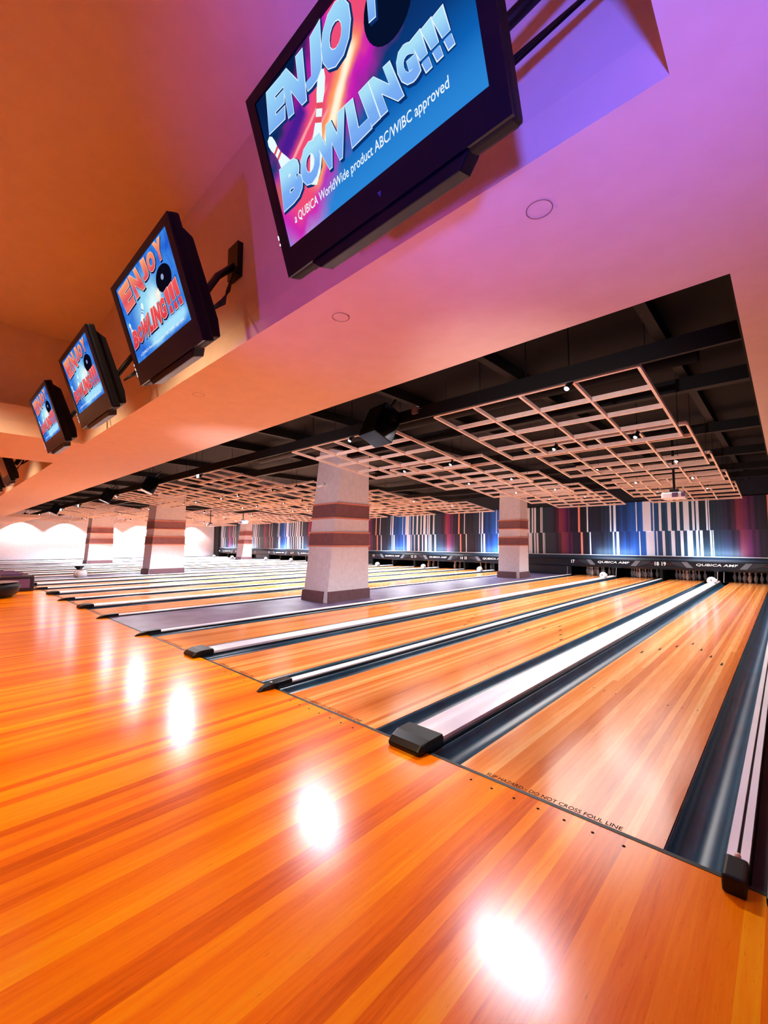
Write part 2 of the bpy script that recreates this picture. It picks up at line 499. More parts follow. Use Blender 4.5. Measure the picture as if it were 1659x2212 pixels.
# inlaid approach dots
dm = MB()
for li, lx in enumerate(LANES[:4]):
    for k in range(-3, 4):
        dm.lathe([(0.0075, 0.0), (0.0075, 0.0012)], lx + k * 0.132, YF - 0.085, 8)
struct(dm.build('floor_marker_dots', M_DARKINK))

# ------------------------------------------------------------------ lanes, gutters, dividers
txt_foul = text_mesh('SLIP HAZARD - DO NOT CROSS FOUL LINE')
lane_me = None
num_name = lambda i: 20 - i


def lane_label(i):
    n = num_name(i)
    if n >= 11:
        return 'wooden bowling lane that runs to number %d on the masking unit' % n
    return 'glossy bowling lane, %s counted from the white end wall' % ['first', 'second', 'third', 'fourth', 'fifth', 'sixth', 'seventh', 'eighth', 'ninth', 'tenth'][n - 1]


lane0 = thing('bowling_lane', lane_label(0), 'bowling lane', (LANES[0], YF, 0), 'bowling lanes')
box('lane_surface', M_LANE, lane0, -0.53, 0.53, 0.014, 18.3, -0.06, 0.001)
for k in range(-3, 4):
    yy = 4.95 - abs(k) * 0.33
    b = MB().prism([(k * 0.132 - 0.014, yy - 0.09), (k * 0.132 + 0.014, yy - 0.09), (k * 0.132, yy + 0.07)], 'z', 0.0012, 0.0022)
    b.build('arrow_marker', M_DARKINK, lane0)
dd = MB()
for k in (-4, -3, -2, 2, 3, 4):
    dd.lathe([(0.007, 0.001), (0.007, 0.002)], k * 0.1, 2.0 + 0.02 * abs(k), 8)
dd.build('lane_dots', M_DARKINK, lane0)
tb = MB(); t2 = bmesh.new(); t2.from_mesh(txt_foul)
for v in t2.verts:
    v.co = Vector((-0.36 + v.co.x * 0.72, 0.02 + v.co.y * 0.032, 0.0018))
tmp = bpy.data.meshes.new('t'); t2.to_mesh(tmp); t2.free(); tb.bm.from_mesh(tmp)
tb.build('foul_line_lettering', M_DARKINK, lane0)
# narrow strip that carries the lettering
for i in range(1, 20):
    dup(lane0, (LANES[i], YF, 0), lane_label(i))

# gutter: shallow round channel
def gutter_mesh():
    b = MB(); pts = []
    pts.append((-0.115, -0.004))
    for k in range(0, 11):
        a = PI + PI * k / 10
        pts.append((0.108 * math.cos(a), -0.004 + 0.085 * math.sin(a)))
    pts.append((0.115, -0.004))
    b.sheet(pts, 0.0, 17.05)
    return b
g0 = None
for i, lx in enumerate(LANES):
    n = num_name(i)
    for s, side in ((-1, 'left'), (1, 'right')):
        wide = (s < 0) == (i % 2 == 0) or i == 0          # side towards the ball return cover
        hw = 0.1125 if wide else 0.1
        if i == 0 and s > 0: hw = 0.105
        lab = 'dark blue gutter along the %s edge of lane %d' % (side, n) if n > 10 else 'dark gutter on the %s side of lane %d, counted from the white wall' % (side, n)
        if g0 is None:
            g0 = gutter_mesh().build('lane_gutter', M_GUT, None, smooth=True)
            g0.location = (lx + s * (0.53 + hw), YF + 0.014, 0); tag(g0, lab, 'gutter', 'lane gutters'); g0.scale.x = (hw - 0.001) / 0.115
        else:
            g = g0.copy(); COL.objects.link(g); g.location = (lx + s * (0.53 + hw), YF + 0.014, 0); g.scale.x = (hw - 0.001) / 0.115; g['label'] = lab


def cap_round(w, h, z0, bulge, n=8):
    pts = [(-w / 2, z0), (-w / 2, h)]
    for k in range(1, n):
        t = k / n
        pts.append((-w / 2 + w * t, h + bulge * math.sin(PI * t)))
    pts += [(w / 2, h), (w / 2, z0)]
    return pts


# narrow divider
nd = thing('lane_divider', 'x', 'lane divider', (0, YF, 0), 'narrow lane dividers')
MB().prism(cap_round(0.116, 0.022, -0.1, 0.004), 'y', 0.015, 17.05).build('divider_body', M_CAPSIDE, nd)
MB().prism(cap_round(0.092, 0.034, 0.02, 0.014), 'y', 0.16, 17.05).build('white_top', M_CAP, nd, smooth=False)
nb = MB()
prof = [(-0.17, 0.004), (-0.13, 0.03), (-0.02, 0.058), (0.14, 0.062), (0.17, 0.06), (0.17, 0.0), (-0.17, 0.0)]
nb.prism(prof, 'x', -0.057, 0.057)
for v in nb.bm.verts:
    if v.co.y < -0.1: v.co.x *= 0.4
nb.build('end_cap', M_BLACK, nd, bevel=0.006)
MB().lathe([(0.013, 0), (0.013, 0.006), (0, 0.009)], 0, 0, 10).xf(Matrix.Translation((0, -0.03, 0.054))).build('screw', M_SCREW, nd)
# wide divider covering the ball return track
wdv = thing('ball_return_cover', 'x', 'lane divider', (0, YF, 0), 'wide ball return covers')
MB().prism(cap_round(0.282, 0.02, -0.1, 0.004), 'y', 0.015, 17.05).build('cover_body', M_CAPSIDE, wdv)
MB().prism(cap_round(0.25, 0.045, 0.015, 0.022, 10), 'y', 0.13, 17.05).build('white_top', M_CAP, wdv)
wb = MB()
prof = [(-0.10, 0.0), (-0.11, 0.03), (-0.07, 0.062), (0.0, 0.078), (0.14, 0.082), (0.15, 0.06), (0.15, 0.0)]
wb.prism(prof, 'x', -0.15, 0.15)
for v in wb.bm.verts:
    if v.co.y < -0.05: v.co.x *= 0.88
wb.build('end_cap', M_BLACK, wdv, bevel=0.016, seg=3)
first = True
for j, p in enumerate(PAIRS):
    n1, n2 = 20 - 2 * j, 19 - 2 * j
    lab = 'wide white-topped ball return cover between lanes %d and %d' % (n2, n1)
    if n1 <= 10: lab += ', counted from the white wall'
    if j == 0:
        wdv.location = (p, YF, 0); wdv['label'] = lab
    else:
        dup(wdv, (p, YF, 0), lab)
bnd = [(-3.58, 'between lanes 18 and 19'), (-6.96, 'between lane 17 and the grey carpet aisle'), (-9.04, 'between the grey carpet aisle and lane 16'),
       (-12.425, 'between lanes 14 and 15'), (-15.815, 'between lanes 12 and 13'), (-19.2, 'between lane 11 and the second carpet aisle'),
       (-21.16, 'on the far side of the second carpet aisle'), (-24.545, 'between lanes 8 and 9 counted from the white wall'), (-27.935, 'between lanes 6 and 7 counted from the white wall'),
       (-31.32, 'on the near side of the third aisle'), (-33.31, 'on the far side of the third aisle'), (-36.695, 'between lanes 2 and 3 counted from the white wall'), (-40.08, 'beside the first lane at the white wall')]
for k, (x, t) in enumerate(bnd):
    lab = 'narrow white-topped lane divider ' + t
    if k == 0:
        nd.location = (x, YF, 0); nd['label'] = lab
    else:
        dup(nd, (x, YF, 0), lab)
# right-hand edge divider: two white strips with a dark slot
rd = thing('lane_divider', 'white two-strip divider at the right edge with a dark slot and black end block', 'lane divider', (-0.209, YF, 0))
box('divider_body', M_CAPSIDE, rd, -0.038, 0.038, 0.015, 17.05, -0.1, 0.05)
box('white_strip', M_CAP, rd, -0.036, -0.006, 0.045, 17.05, 0.05, 0.062)
box('white_strip', M_CAP, rd, 0.006, 0.036, 0.045, 17.05, 0.05, 0.062)
MB().box(-0.042, 0.036, -0.1, 0.055, 0, 0.072).build('end_cap', M_BLACK, rd, bevel=0.014, seg=3)
MB().lathe([(0.0, -0.012), (0.011, -0.006), (0.012, 0.002), (0.008, 0.01), (0, 0.013)], 0, 0, 10).xf(Matrix.Translation((0.0, 0.062, 0.07))).build('screw_cap', mat('cream_cap', 'f0dcc8', 0.4), rd, smooth=True)
fb = thing('floor_block', 'small black floor block with shiny metal tip at the right edge of the floor', 'floor block', (-0.06, YF - 0.02, 0))
MB().box(-0.06, 0.06, -0.06, 0.07, 0, 0.035).build('block_body', M_BLACK, fb, bevel=0.01)
MB().lathe([(0.012, 0), (0.012, 0.01), (0, 0.014)], -0.035, 0.0, 10).xf(Matrix.Translation((0, 0, 0.034))).build('metal_tip', M_SCREW, fb)

# ------------------------------------------------------------------ pin decks and masking units
SEG = []           # (x0, x1, pair index or None)
for j, p in enumerate(PAIRS): SEG.append((p - 1.69, p + 1.69, j))
AIS = [(-9.04, -6.96), (-21.16, -19.2), (-33.31, -31.32), (-40.09, -40.085), (-0.203, 3.0)]
LOGO = text_mesh('QUBICA AMF', offset=0.012)


def flat_text(parent, me, x0, x1, z0, z1, y, m, name='lettering', slant=0.0):
    b = bmesh.new(); b.from_mesh(me)
    for v in b.verts:
        s, t = v.co.x, v.co.y
        v.co = (x0 + (x1 - x0) * s + slant * t, y, z0 + (z1 - z0) * t)
    w = MB(); tmp = bpy.data.meshes.new('t'); b.to_mesh(tmp); b.free(); w.bm.from_mesh(tmp)
    return w.build(name, m, parent)


def mask(x0, x1, j):
    p = (x0 + x1) / 2; w = (x1 - x0) / 2
    if j is not None:
        n2, n1 = 20 - 2 * j, 19 - 2 * j
        lab = 'dark masking unit numbered %d and %d above the pins' % (n1, n2) if n2 > 10 else 'dark masking unit above lanes %d and %d, counted from the white wall' % (n1, n2)
    else:
        lab = 'x'
    t = thing('masking_unit', lab, 'masking unit', (p, YE, 0.38), 'masking units above the pins')
    MB().prism([(0.0, 0.0), (-0.03, 0.06), (0.0, 0.33), (0.09, 0.50), (0.097, 0.50), (0.097, 0.0)], 'x', -w + 0.004, w - 0.004).build('face_panel', M_MASK, t)
    MB().prism([(-0.006, 0.355), (0.083, 0.5025), (0.096, 0.5025), (0.02, 0.355)], 'x', -w + 0.004, w - 0.004).build('upper_panel', M_MASKT, t)
    box('white_ledge', M_LEDGE, t, -w + 0.002, w - 0.002, -0.02, 0.09, 0.503, 0.528)
    if j is not None:
        yf = -0.028
        yq = -0.034
        for s in (-1, 1):
            q = [(s * 0.66, 0.30), (s * 0.92, 0.30), (s * 0.78, 0.12), (s * 0.58, 0.12)]
            q = [(s * 0.84, 0.31), (s * 1.02, 0.31), (s * 0.86, 0.10), (s * 0.66, 0.10)]
            b = MB(); b.prism(q, 'y', yq, yq + 0.03); b.build('chevron', M_CHEV, t)
            b = MB(); b.prism([(s * 1.05, 0.31), (s * 1.35, 0.31), (s * 1.3, 0.22), (s * 0.9, 0.10), (s * 0.89, 0.10)], 'y', yq + 0.004, yq + 0.03); b.build('chevron_tail', M_MASKT, t)
            for k in range(2):
                MB().lathe([(0.018, 0), (0.018, 0.006)], 0, 0, 8).xf(Matrix.Translation((s * (1.36 + k * 0.08), yq, 0.22)) @ Matrix.Rotation(PI / 2, 4, 'X')).build('red_dot', M_RED, t)
        flat_text(t, LOGO, -0.58, 0.60, 0.165, 0.265, yq - 0.002, M_TXT, 'logo_lettering', 0.03)
        NM = {}
        for s, nn in ((-1, n1), (1, n2)):
            cx = s * 1.575
            flat_text(t, text_mesh(str(nn), offset=0.02), cx - 0.07, cx + 0.07, 0.15, 0.29, yq - 0.002, M_TXT, 'number_lettering')
    return t


for x0, x1, j in SEG:
    mask(x0, x1, j)
aisle_names = ['plain dark masking unit over the end of the first carpet aisle', 'plain dark masking unit over the second aisle end', 'plain dark masking unit over the third aisle end', 'plain dark masking unit beside the white end wall', 'plain dark masking unit at the far right beyond number 20']
for (a, b), lab in zip(AIS, aisle_names):
    if b - a < 0.1: continue
    t = mask(a, b, None); t['label'] = lab
    MB().box(-(b - a) / 2, (b - a) / 2, 0.02, 0.2, -0.38, 0.0).build('lower_panel', M_MASK, t)
# kickback partitions
kb = []
xs = [-0.26] + [(LANES[i] + LANES[i + 1]) / 2 for i in range(19)] + [-40.1]
for k, x in enumerate(xs):
    if k in (4, 10, 16): x = LANES[k] + 0.62
    o = box('kickback_panel', M_PIT, None, x - 0.05, x + 0.05, YE + 0.02, YE + 1.5, -0.1, 0.374)
    tag(o, 'dark kickback panel to the right of the pins of lane %d' % (20 - k) if k < 20 else 'dark kickback panel nearest the white end wall', 'partition', 'kickback panels')
# thin bright gutter ends / rods that hang at the pin decks of the nearest lanes
for x, lab in ((-7.1, 'thin bright upright rod beside the pins of lane 17'), (-5.15, 'thin bright upright rod at the pins between 17 and 18'), (-1.86, 'thin bright upright rod at the pins between 19 and 20'), (-1.68, 'second thin upright rod between the pins of 19 and 20')):
    o = MB().tube([(x, YE - 0.05, 0.0), (x + 0.02, YE - 0.03, 0.37)], 0.008, 6).build('rod', M_CAP)
    tag(o, lab, 'rod', 'thin rods at the pin decks')

# backdrop prints
for x0, x1, nm in [(a, b, 'above lanes %d and %d' % (19 - 2 * j, 20 - 2 * j)) for a, b, j in SEG] + [(AIS[0][0], AIS[0][1], 'above the first aisle'), (AIS[1][0], AIS[1][1], 'above the second aisle'), (AIS[2][0], AIS[2][1], 'above the third aisle'), (-0.203, 3.0, 'at the far right end')]:
    t = thing('striped_backdrop', 'blue and white striped backdrop panel ' + nm, 'backdrop panel', ((x0 + x1) / 2, YE + 0.1, 0.9), 'striped backdrop panels')
    w = (x1 - x0) / 2 - 0.004
    box('lower_panel', M_BD1, t, -w, w, 0.0, 0.03, 0.0, 0.97)
    MB().prism([(0.0, 0.965), (-0.035, 0.965), (0.015, 2.15), (0.03, 2.15)], 'x', -w, w).build('upper_panel', M_BD2, t)

# pins
pin0 = thing('bowling_pin', 'x', 'bowling pin', (0, 0, 0), 'bowling pins')
PP = [(0.028, 0), (0.036, 0.02), (0.05, 0.06), (0.06, 0.115), (0.056, 0.16), (0.04, 0.215), (0.027, 0.25), (0.0235, 0.27), (0.026, 0.30), (0.0315, 0.335), (0.03, 0.36), (0.018, 0.378), (0, 0.381)]
MB().lathe(PP, n=14).build('pin_body', M_PIN, pin0, smooth=True)
sm = MB(); sm.lathe([(0.0285, 0.248), (0.0262, 0.258)], n=14); sm.lathe([(0.0252, 0.272), (0.0265, 0.284)], n=14); sm.build('neck_stripes', M_PINR, pin0, smooth=True)
names = ['head pin at the front', 'left pin of the second row', 'right pin of the second row', 'left pin of the third row', 'middle pin of the third row', 'right pin of the third row',
         'far left pin of the back row', 'inner left pin of the back row', 'inner right pin of the back row', 'far right pin of the back row']
firstpin = True
for i in range(8):
    q = 0
    for r in range(4):
        for c in range(r + 1):
            x = LANES[i] + (c - r / 2) * 0.3048; y = YE + 0.32 + r * 0.264
            lab = 'white bowling pin under number %d, %s' % (20 - i, names[q]); q += 1
            if firstpin:
                pin0.location = (x, y, 0.001); pin0['label'] = lab; firstpin = False
            else:
                dup(pin0, (x, y, 0.001), lab)

# sensor housings near the pin ends of the wide covers
sh = thing('sensor_housing', 'x', 'sensor housing', (0, 0, 0), 'white sensor housings near the pins')
hb = MB(); hb.lathe([(0.13, 0), (0.14, 0.05), (0.12, 0.13), (0.07, 0.18), (0, 0.195)], n=14)
hb.build('housing_shell', M_WHITEP, sh, smooth=True)
MB().box(0.07, 0.17, -0.16, -0.02, 0.02, 0.13).build('camera_snout', M_WHITEP, sh, bevel=0.02)
MB().lathe([(0.03, 0), (0.03, 0.012)], n=12).xf(Matrix.Translation((0.0, -0.125, 0.09)) @ Matrix.Rotation(PI / 2, 4, 'X')).build('lens', M_GREYP, sh)
for j, p in enumerate(PAIRS):
    lab = 'white rounded sensor housing on the cover between lanes %d and %d' % (19 - 2 * j, 20 - 2 * j)
    if j == 0:
        sh.location = (p, YE - 1.3, 0.068); sh['label'] = lab
    else:
        dup(sh, (p, YE - 1.3, 0.068), lab)

# ------------------------------------------------------------------ columns
def column(xr, y0, depth, width, lab, zt=ZB, lean=0.125):
    """xr: right face; the front face leans back towards the top"""
    t = thing('column', lab, 'column', (xr, y0, 0), 'banded columns')
    def fy(z): return lean * z
    def shaft(name, m, z0, z1, g=0.0, gy=0.0):
        b = MB(); b.prism([(fy(z0) - g, z0), (fy(z1) - g, z1), (depth + gy, z1), (depth + gy, z0)], 'x', -width - g, g); b.build(name, m, t)
    shaft('lower_shaft', M_COL, 0.0, 1.29)
    shaft('middle_shaft', M_COL, 1.63, 1.97)
    shaft('upper_shaft', M_COL, 2.31, zt)
    shaft('dark_band', M_COLB, 1.29, 1.63, 0.012, 0.012)
    shaft('dark_band', M_COLB, 1.97, 2.31, 0.012, 0.012)
    for z in (1.29, 1.61, 1.95, 2.30):
        shaft('ledge', M_COLT, z - 0.018, z + 0.018, 0.035, 0.03)
    # plinth boards with an open corner
    b = MB(); b.prism([(-0.035, 0.0), (fy(0.25) - 0.035, 0.25), (fy(0.25), 0.25), (0.0, 0.0)], 'x', -width - 0.035, -0.12); b.build('plinth_board', M_PLINTH, t)
    box('plinth_board', M_PLINTH, t, -0.005, 0.03, 0.03, depth + 0.03, 0.0, 0.25)
    box('plinth_board', M_PLINTH, t, -width - 0.035, -width, 0.0, depth + 0.03, 0.0, 0.25)
    return t


c3 = column(-7.65, 6.25, 1.33, 0.88, 'large grey banded column standing nearest on the carpet aisle')
column(-19.62, 6.45, 1.42, 0.9, 'grey banded column on the second aisle, left of the nearest column', lean=0.07)
column(-31.5, 6.8, 1.35, 0.9, 'leftmost grey banded column in front of the white wall', lean=0.06)
column(-7.65, 15.85, 0.85, 0.9, 'grey banded column at the far end of the first aisle, near the pins', lean=0.07)
column(-31.5, 17.1, 0.85, 0.95, 'small distant banded column beside the end of the white wall')
# security camera on the nearest column
sc = thing('security_camera', 'small white security camera fixed high on the nearest column', 'camera', (-8.2, 6.25 + 0.125 * 2.78 - 0.003, 2.78))
MB().lathe([(0.05, 0), (0.05, 0.03)], n=14).xf(Matrix.Rotation(PI / 2, 4, 'X')).build('base', M_WHITEP, sc, smooth=False)
MB().tube([(0, -0.03, 0), (0.0, -0.09, -0.02)], 0.018).build('arm', M_WHITEP, sc)
MB().tube([(-0.07, -0.13, -0.04), (0.09, -0.11, -0.01)], 0.042, 12).build('camera_body', M_WHITEP, sc)

# ------------------------------------------------------------------ lattice panels
PW, PL, TILT = 2.49, 2.36, math.radians(-6.2)
NAMES_ROW = ['front', 'second', 'third', 'fourth', 'rear']
ROWS_Y = [4.70, 7.5, 10.2, 13.0, 15.6]
lp = thing('lattice_panel', 'x', 'ceiling lattice', (0, 0, 0), 'hanging lattice panels', (TILT, 0, 0))
for k in range(5):
    x = -PW / 2 + k * PW / 4
    box('long_bar', M_BAR, lp, x - 0.014, x + 0.014, 0, PL, 0.0, 0.045)
for k in range(5):
    y = k * PL / 4
    box('cross_bar', M_BAR, lp, -PW / 2, PW / 2, y - 0.014, y + 0.014, 0.006, 0.062)
for sx in (-1, 1):
    MB().tube([(sx * PW / 2, 0.3, 0.08), (sx * PW / 2, 0.23, 0.62)], 0.004, 5).build('hanger_wire', M_BLACK, lp)
    MB().tube([(sx * PW / 2, PL - 0.3, 0.08), (sx * PW / 2, PL - 0.41, 0.95)], 0.004, 5).build('hanger_wire', M_BLACK, lp)
firstp = True
for j, p in enumerate(PAIRS):
    for r, y in enumerate(ROWS_Y):
        lab = 'pale wooden lattice panel, %s in the row over lanes %d and %d' % (NAMES_ROW[r], 19 - 2 * j, 20 - 2 * j)
        loc = (p - 0.33, y, 3.09)
        if firstp:
            lp.location = loc; lp['label'] = lab; firstp = False
        else:
            dup(lp, loc, lab)

# spotlights
sp0 = thing('spotlight', 'x', 'spotlight', (0, 0, 0), 'small ceiling spotlights')
TM = Matrix.Rotation(math.radians(20), 4, 'Y') @ Matrix.Rotation(math.radians(-28), 4, 'X')
MB().lathe([(0.0, 0.10), (0.028, 0.10), (0.032, 0.0), (0.0, 0.0)], n=12).xf(TM).build('lamp_body', M_BLACK, sp0, smooth=False)
MB().lathe([(0.0, -0.018), (0.02, -0.012), (0.026, 0.0)], n=12).xf(TM).build('lens', M_LENS, sp0, smooth=True)
MB().tube([(0.02, 0.03, 0.08), (0.02, 0.03, ZB - 2.985)], 0.006, 6).build('stem', M_BLACK, sp0)
firsts = True
for j, p in enumerate(PAIRS):
    for r, y in enumerate(ROWS_Y):
        for s, nm in ((-0.62, 'left'), (0.62, 'right')):
            if r == 0 and s < 0: continue
            lab = 'small %s spotlight before the %s lattice panel over lanes %d and %d' % (nm, NAMES_ROW[r], 19 - 2 * j, 20 - 2 * j)
            loc = (p - 0.33 + s, y - 0.2, 2.98)
            if j == 0 and r == 2: loc = (loc[0] - (0.12 if s < 0 else -0.1), loc[1], loc[2])
            if firsts:
                sp0.location = loc; sp0['label'] = lab; firsts = False
            else:
                dup(sp0, loc, lab)
# brighter flood lamps at some heads
fl = thing('flood_lamp', 'glaring white flood lamp at the head of the lattice over lanes 15 and 16', 'lamp', (-10.35, 4.42, 2.98), 'glaring flood lamps')
MB().box(-0.07, 0.07, -0.01, 0.05, -0.05, 0.05).build('lamp_housing', M_BLACK, fl, bevel=0.008)
MB().box(-0.055, 0.055, -0.016, -0.009, -0.04, 0.04).build('lamp_glass', M_LENSB, fl)
MB().tube([(0, 0.03, 0.04), (0, 0.05, 0.12)], 0.012, 6).build('bracket', M_BLACK, fl)
dup(fl, (-22.4, 4.42, 2.95), 'glaring white flood lamp seen past the second aisle column')
dup(fl, (-25.9, 4.42, 2.95), 'glaring white flood lamp left of the leftmost aisle column')
dup(fl, (-31.9, 4.42, 2.97), 'glaring white flood lamp nearest the white end wall')

# tube lamps behind the black beam, turned to the approach
tl = thing('tube_lamp', 'x', 'lamp', (0, 0, 0), 'tube lamps behind the black beam')
MB().box(-0.37, 0.37, 0.03, 0.075, -0.03, 0.06).build('lamp_housing', M_BLACK, tl, bevel=0.005)
MB().tube([(-0.3, 0.05, 0.05), (-0.3, 0.05, ZB - 3.152)], 0.006, 5).build('stem', M_BLACK, tl)
MB().tube([(0.3, 0.05, 0.05), (0.3, 0.05, ZB - 3.152)], 0.006, 5).build('stem', M_BLACK, tl)
for j, p in enumerate(PAIRS):
    lab = 'slim black tube lamp behind the black beam over lanes %d and %d' % (19 - 2 * j, 20 - 2 * j)
    if j == 0:
        tl.location = (p - 0.5, 4.56, 3.15); tl['label'] = lab
    else:
        dup(tl, (p - 0.5, 4.56, 3.15), lab)

# black hanging boxes
hs = thing('hanging_speaker', 'x', 'speaker', (0, 0, 0), 'black speakers hung in front of the lattices', (math.radians(-25), 0, math.radians(-10)))
MB().box(-0.19, 0.19, -0.16, 0.16, -0.46, 0.0).build('speaker_box', M_BLACKG, hs, bevel=0.012)
MB().box(-0.165, 0.165, -0.172, -0.158, -0.43, -0.03).build('speaker_grille', M_DUCT, hs)
MB().tube([(0, 0, -0.01), (0, 0.06, 0.25)], 0.018, 6).build('bracket', M_BLACK, hs)
for k, (x, lab) in enumerate(((-3.95, 'large black speaker hung between the two nearest lattice rows'), (-12.8, 'black speaker hung left of the lattice over lanes 15 and 16'), (-16.9, 'black speaker hung left of the lattice over lanes 13 and 14'),
                              (-25.6, 'black speaker hung above the second group of lanes'), (-35.0, 'black speaker hung before the white wall, right one of two'), (-38.5, 'black speaker hung before the white wall, left one of two'))):
    loc = (x, 4.25, 3.17)
    if k == 0:
        hs.location = loc; hs['label'] = lab
    else:
        dup(hs, loc, lab)
jb = thing('junction_box', 'small pale grey junction box on the black beam', 'junction box', (-3.52, 4.36, 3.12))
MB().box(-0.045, 0.045, -0.035, 0.03, -0.045, 0.05).build('box_body', M_GREYP, jb, bevel=0.004)
MB().tube([(0.04, 0, 0.02), (0.3, 0.03, 0.0), (0.55, 0.05, 0.03)], 0.007, 6).build('cable', M_GREYP, jb)


# projectors
pj = thing('projector', 'white projector hanging under the fourth lattice panel over lanes 19 and 20', 'projector', (-1.56, 10.0, 2.31), 'white ceiling projectors')
MB().box(-0.2, 0.2, -0.15, 0.15, -0.075, 0.055).build('projector_body', M_WHITEP, pj, bevel=0.04, seg=3)
MB().box(-0.02, 0.08, -0.165, -0.13, -0.045, 0.045).build('lens_panel', M_PURP, pj, bevel=0.01)
MB().box(0.13, 0.19, -0.165, -0.13, -0.04, 0.045).build('vent_panel', M_PURP, pj, bevel=0.008)
MB().tube([(0, 0, 0.05), (0, 0, ZB - 2.311)], 0.022, 8).build('ceiling_pole', M_BLACK, pj)
MB().box(-0.07, 0.07, -0.06, 0.06, 0.055, 0.12).build('mount_plate', M_BLACK, pj)
dup(pj, (-22.4, 10.3, 2.31), 'white projector farther left, beside the dark end of the striped wall')
dup(pj, (-18.2, 9.9, 2.31), 'white projector in front of the small distant column')

# ------------------------------------------------------------------ overhead screens
TT = math.radians(19)


class ET(NT):
    """node helper for a glowing screen picture in the screen's own x-z plane"""
    def __init__(s, m):
        s.t = m.node_tree; s.b = [n for n in s.t.nodes if n.type == 'EMISSION'][0]
        tc = s.n('ShaderNodeTexCoord'); sp = s.n('ShaderNodeSeparateXYZ'); s.l(tc.outputs['Object'], sp.inputs[0])
        s.x, s.z = sp.outputs[0], sp.outputs[2]
        nz = s.n('ShaderNodeTexNoise'); nz.inputs['Scale'].default_value = 9; nz.inputs['Detail'].default_value = 3
        s.l(tc.outputs['Object'], nz.inputs['Vector']); s.noise = nz.outputs['Fac']

    def smooth(s, v, a, b):
        mr = s.n('ShaderNodeMapRange', interpolation_type='SMOOTHSTEP'); s.l(v, mr.inputs['Value'])
        mr.inputs['From Min'].default_value = a; mr.inputs['From Max'].default_value = b
        mr.inputs['To Min'].default_value = 0.0; mr.inputs['To Max'].default_value = 1.0
        return mr.outputs[0]

    def band(s, p0, p1, w0, w1, noise=0.0):
        """soft band round a line; returns mask 1 on the axis and the position along it"""
        d = Vector((p1[0] - p0[0], p1[1] - p0[1])); L = d.length; d = d / L
        dx = s.math('SUBTRACT', s.x, p0[0]); dz = s.math('SUBTRACT', s.z, p0[1])
        along = s.math('DIVIDE', s.math('ADD', s.math('MULTIPLY', dx, d.x), s.math('MULTIPLY', dz, d.y)), L)
        off = s.math('ABSOLUTE', s.math('SUBTRACT', s.math('MULTIPLY', dz, d.x), s.math('MULTIPLY', dx, d.y)))
        off = s.math('ADD', off, s.math('MULTIPLY', s.math('SUBTRACT', s.noise, 0.5), noise))
        m = s.smooth(off, w1, w0)
        ends = s.math('MULTIPLY', s.smooth(along, -0.12, 0.06), s.smooth(along, 1.12, 0.94))
        return s.math('MULTIPLY', m, ends)

    def disc(s, c, r0, r1, noise=0.0, sx=1.0):
        dx = s.math('MULTIPLY', s.math('SUBTRACT', s.x, c[0]), sx); dz = s.math('SUBTRACT', s.z, c[1])
        r = s.math('SQRT', s.math('ADD', s.math('MULTIPLY', dx, dx), s.math('MULTIPLY', dz, dz)))
        r = s.math('ADD', r, s.math('MULTIPLY', s.math('SUBTRACT', s.noise, 0.5), noise))
        return s.smooth(r, r1, r0)


SCR_DEEP = emis('screen_deep', 'ffffff', 1.0); e = ET(SCR_DEEP)
c = e.ramp(e.smooth(e.z, 0.09, 0.575), [(0.0, '2a86d8'), (0.2, '0c60b4'), (0.5, '0a3878'), (1.0, '061c48')])
c = e.mix(e.disc((-0.33, 0.12), 0.0, 0.16, 0.1), c, 'b8b0e8')
c = e.mix(e.band((-0.42, 0.16), (0.13, 0.56), 0.09, 0.19, 0.16), c, 'c818b8')
c = e.mix(e.band((-0.36, 0.20), (0.10, 0.55), 0.05, 0.12, 0.14), c, 'f04c78')
c = e.mix(e.band((-0.34, 0.37), (-0.2, 0.43), 0.01, 0.06, 0.05), c, '4a1c90')
c = e.mix(e.band((-0.22, 0.22), (0.05, 0.46), 0.015, 0.05, 0.05), c, 'ff9c60')
c = e.mix(e.band((-0.14, 0.28), (0.04, 0.445), 0.004, 0.026, 0.02), c, 'fff6dc')
c = e.mix(e.band((-0.37, 0.30), (-0.1, 0.41), 0.001, 0.009, 0.01), c, 'ffa0a8')
c = e.mix(e.band((-0.37, 0.27), (-0.1, 0.36), 0.001, 0.009, 0.01), c, 'ffa0a8')
c = e.mix(e.disc((-0.41, 0.27), 0.02, 0.07, 0.03), c, 'c85868')
c = e.mix(e.disc((0.30, 0.52), 0.02, 0.10, 0.03), c, '982058')
e.l(c, e.b.inputs[0])
SCR_BLUE = emis('screen_blue', 'ffffff', 1.0); e = ET(SCR_BLUE)
c = e.ramp(e.noise, [(0.3, '1c56cc'), (0.7, '4a98ee')])
c = e.mix(e.disc((-0.02, 0.33), 0.05, 0.24, 0.14, 0.8), c, '9adcf6')
c = e.mix(e.disc((0.04, 0.34), 0.01, 0.11, 0.06, 0.8), c, 'e4fbfc')
c = e.mix(e.band((-0.1, 0.175), (0.36, 0.19), 0.008, 0.05, 0.06), c, 'a8e2fc')
c = e.mix(e.disc((0.12, 0.355), 0.008, 0.045, 0.02), c, 'fff0d8')
e.l(c, e.b.inputs[0])
NIGHT = emis('screen_off', '1c1008', 1.0)
L_RED = emis_grad('letters_red', [(0.0, 'd83040'), (0.3, 'f05058'), (0.62, 'f07068'), (0.72, 'e05060'), (0.9, 'f89068'), (1.0, 'ffb890')], 2, 0.2, 0.58)
